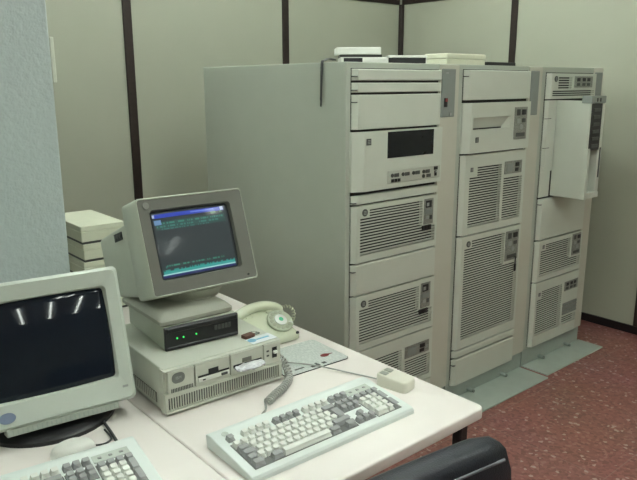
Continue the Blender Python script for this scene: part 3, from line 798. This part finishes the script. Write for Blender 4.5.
m2 = thing('mouse', 'rounded white mouse half hidden behind the left keyboard', 'mouse', (-1.284, -.440, T), 80)
b = MB(); L = []
for z, f in ((0, .93), (.006, 1.), (.018, .99), (.030, .92), (.039, .80), (.046, .58), (.049, .30)): L.append([(.034*f*math.cos(a), .052*f*math.sin(a), z*.78) for a in [2*math.pi*k/32 for k in range(32)]])
b.loft(L, 'white'); b.build('body', m2, smooth=60)
b = MB(); b.tube(spline([(0, -.050, .012), (.004, -.075, .008), (.03, -.095, .004), (.08, -.09, .004)], 8), .0024, 'cable', 8); b.build('cable', m2, smooth=60)

# ------------------------------------------------------------------ telephone
ph = thing('telephone', 'pale green rotary dial telephone on the desk beside the desktop computer', 'telephone', (-.512, -.120, T), 0); ph.scale = (.95, .95, .88)
def ploop(w, y0, y1, z, r, dz=0): return [(x, y, z+dz*(y-y0)/(y1-y0)) for x, y in rrect(-w, w, y0, y1, r, 5)]
b = MB()
b.loft([ploop(.098, -.100, .100, .004, .02), ploop(.104, -.104, .106, .008, .022), ploop(.104, -.104, .106, .020, .022, .012), ploop(.098, -.098, .100, .030, .024, .022), ploop(.088, -.086, .075, .038, .022, .055), ploop(.076, -.066, .045, .050, .02, .060), ploop(.064, -.045, .035, .060, .02, .048)], 'phone')
b.build('body', ph, smooth=60)
MB().prism(rrect(-.09, .09, -.092, .092, .02), 'z', 0, .005, 'black').build('foot', ph)
# dial on the sloping face: centre, normal
slopeM = Matrix.Translation((.052, -.046, .073)) @ Matrix.Rotation(R(36), 4, 'X')
b = MB(); b.lathe((0, 0, -.004), [(.050, 0), (.050, .005), (.047, .008), (.02, .009)], 'dial', 40); dl = b.build('dial', ph, mtx=slopeM, smooth=40)
b = MB()
for k in range(10):
    a = R(60+k*28); b.cyl((.036*math.cos(a), .036*math.sin(a), .0035), (0, 0, 1), .0075, .0022, 'hole', 14)
b.build('finger_holes', dl, mtx=slopeM)
b = MB(); b.lathe((0, 0, .004), [(.024, 0), (.024, .004), (.021, .006), (.003, .0065)], 'hub', 32); b.build('dial_hub', dl, mtx=slopeM, smooth=40)
b = MB(); b.lathe((0, 0, .0102), [(.009, 0), (.009, .0008), (.002, .0009)], 'green', 20); b.build('number_card', dl, mtx=slopeM)
b = MB(); b.tube([(.026, -.020, .009), (.034, -.028, .011), (.040, -.030, .006)], .0022, 'chrome', 6); b.build('finger_stop', dl, mtx=slopeM, smooth=60)
MB().cyl((.088, -.098, .030), (0, -1, .6), .0055, .006, 'black', 12).build('button', ph)
for s in (-1, 1):
    b = MB(); b.box(s*.045-.015, s*.045+.015, .005, .065, .075, .100, 'phone', .007, 3); b.build('cradle', ph, smooth=50)
# handset lies along x on the cradle
b = MB(); pts = spline([(-.100, .03, .082), (-.082, .03, .097), (-.040, .03, .114), (0, .03, .119), (.040, .03, .114), (.082, .03, .097), (.100, .03, .082)], 8)
b.tube(pts, [.019+.004*abs(k/(len(pts)-1)-.5)*2 for k in range(len(pts))], 'phone', 14)
for s in (-1, 1): b.cyl((s*.086, .03, .097), (s*.30, -.1, -1), .021, .030, 'phone', 24, .027); b.cyl((s*.0946, .0271, .0685), (s*.30, -.1, -1), .026, .006, 'phone', 24, .022)
b.build('handset', ph, smooth=60)
b = MB(); C = coil([(.112, .035, .085), (.135, .03, .09), (.155, .02, .08), (.162, .015, .05), (.155, .03, .018), (.125, .07, .012), (.10, .10, .012)], .0065, 17, 380)
b.tube(C, .0016, 'phone', 6); b.build('coiled_cord', ph, smooth=60)

# ------------------------------------------------------------------ office chair (its back at the lower edge)
ch = thing('office_chair', 'black leather office chair with its back turned to the right desk', 'chair', (-1.043, -1.450, 0), 174.5); ch.scale = (1, 1, .973)
ZT = .905
def cl(z, y, w, th, r=.04):
    # plan outline of the back cushion at height z, slightly curved
    pts = []
    for k in range(13):
        a = -1+2*k/12; pts.append((a*w, y-.008*(1-a*a)+ (.012 if abs(a) == 1 else 0), z))
    for k in range(12, -1, -1):
        a = -1+2*k/12; pts.append((a*w, y+th-.008*(1-a*a)-(.012 if abs(a) == 1 else 0), z))
    return pts
b = MB(); yb = -.245
b.loft([cl(.44, yb+.05, .20, .05), cl(.52, yb+.035, .225, .07), cl(.73, yb+.012, .238, .075), cl(.872, yb, .243, .072), cl(.915, yb-.002, .236, .064), cl(.929, yb+.005, .226, .050), cl(.934, yb+.014, .214, .032)], 'leather')
bk = b.build('backrest', ch, smooth=60)
b = MB(); b.loft([cl(.46, yb+.035, .19, .03), cl(.70, yb-.004, .222, .03), cl(.867, yb-.012, .228, .03), cl(.888, yb-.008, .222, .02)], 'leatherb'); b.build('back_shell', bk, smooth=60)
def edge(z): return [Vector((a*.238, yb-.008*(1-a*a)+(.008 if abs(a) == 1 else 0), z)) for a in [-1+2*k/24 for k in range(25)]]
b = MB(); b.tube([p+Vector((0, .064, 0)) for p in edge(.904)[1:-1]], .0034, 'piping', 6); b.build('piping', bk, smooth=60)
b = MB(); b.prism(rrect(-.24, .24, -.22, .25, .06), 'z', .40, .475, 'leather', .02); b.build('seat', ch, smooth=60)
b = MB(); b.box(-.03, .03, yb+.02, .05, .37, .40, 'black', .004); b.box(-.03, .03, yb+.03, yb+.06, .37, .60, 'black', .004); b.build('bracket', ch)
b = MB(); b.cyl((0, 0, .10), (0, 0, 1), .028, .28, 'black', 20); b.build('gas_column', ch, smooth=40)
for k in range(5):
    a = R(72*k+20); c, s = math.cos(a), math.sin(a)
    b = MB(); b.tube([(0, 0, .10), (c*.14, s*.14, .085), (c*.27, s*.27, .068)], [.026, .022, .016], 'black', 10); lg = b.build('leg', ch, smooth=50)
    b = MB(); b.cyl((c*.27-s*.018, s*.27+c*.018, .028), (s, -c, 0), .028, .036, 'black', 18); b.cyl((c*.27, s*.27, .04), (0, 0, 1), .008, .03, 'black', 8); b.build('caster', lg, smooth=40)

# ------------------------------------------------------------------ camera, world, view
F = 665.2
cam = bpy.data.cameras.new('camera'); co_ = bpy.data.objects.new('camera', cam); COL.objects.link(co_)
cam.sensor_fit = 'HORIZONTAL'; cam.sensor_width = 36; cam.lens = F*36/637; cam.clip_start = .05
co_.location = (-1.7571, -1.8921, 1.5383)
yw, pt, rl = R(-40.3425), R(-13.1927), R(-.1819)
f = Vector((-math.sin(yw)*math.cos(pt), math.cos(yw)*math.cos(pt), math.sin(pt))); r = Vector((math.cos(yw), math.sin(yw), 0)); u = r.cross(f)
r2 = r*math.cos(rl)+u*math.sin(rl); u2 = -r*math.sin(rl)+u*math.cos(rl)
co_.rotation_euler = Matrix((r2, u2, -f)).transposed().to_euler()
scene.camera = co_
wd = bpy.data.worlds.new('world'); scene.world = wd; wd.use_nodes = True
wd.node_tree.nodes['Background'].inputs[0].default_value = (.5, .55, .5, 1); wd.node_tree.nodes['Background'].inputs[1].default_value = .1
vs = scene.view_settings; vs.view_transform = 'Standard'; vs.look = 'None'; vs.gamma = 1; vs.use_curve_mapping = False
vs.exposure = 1.62
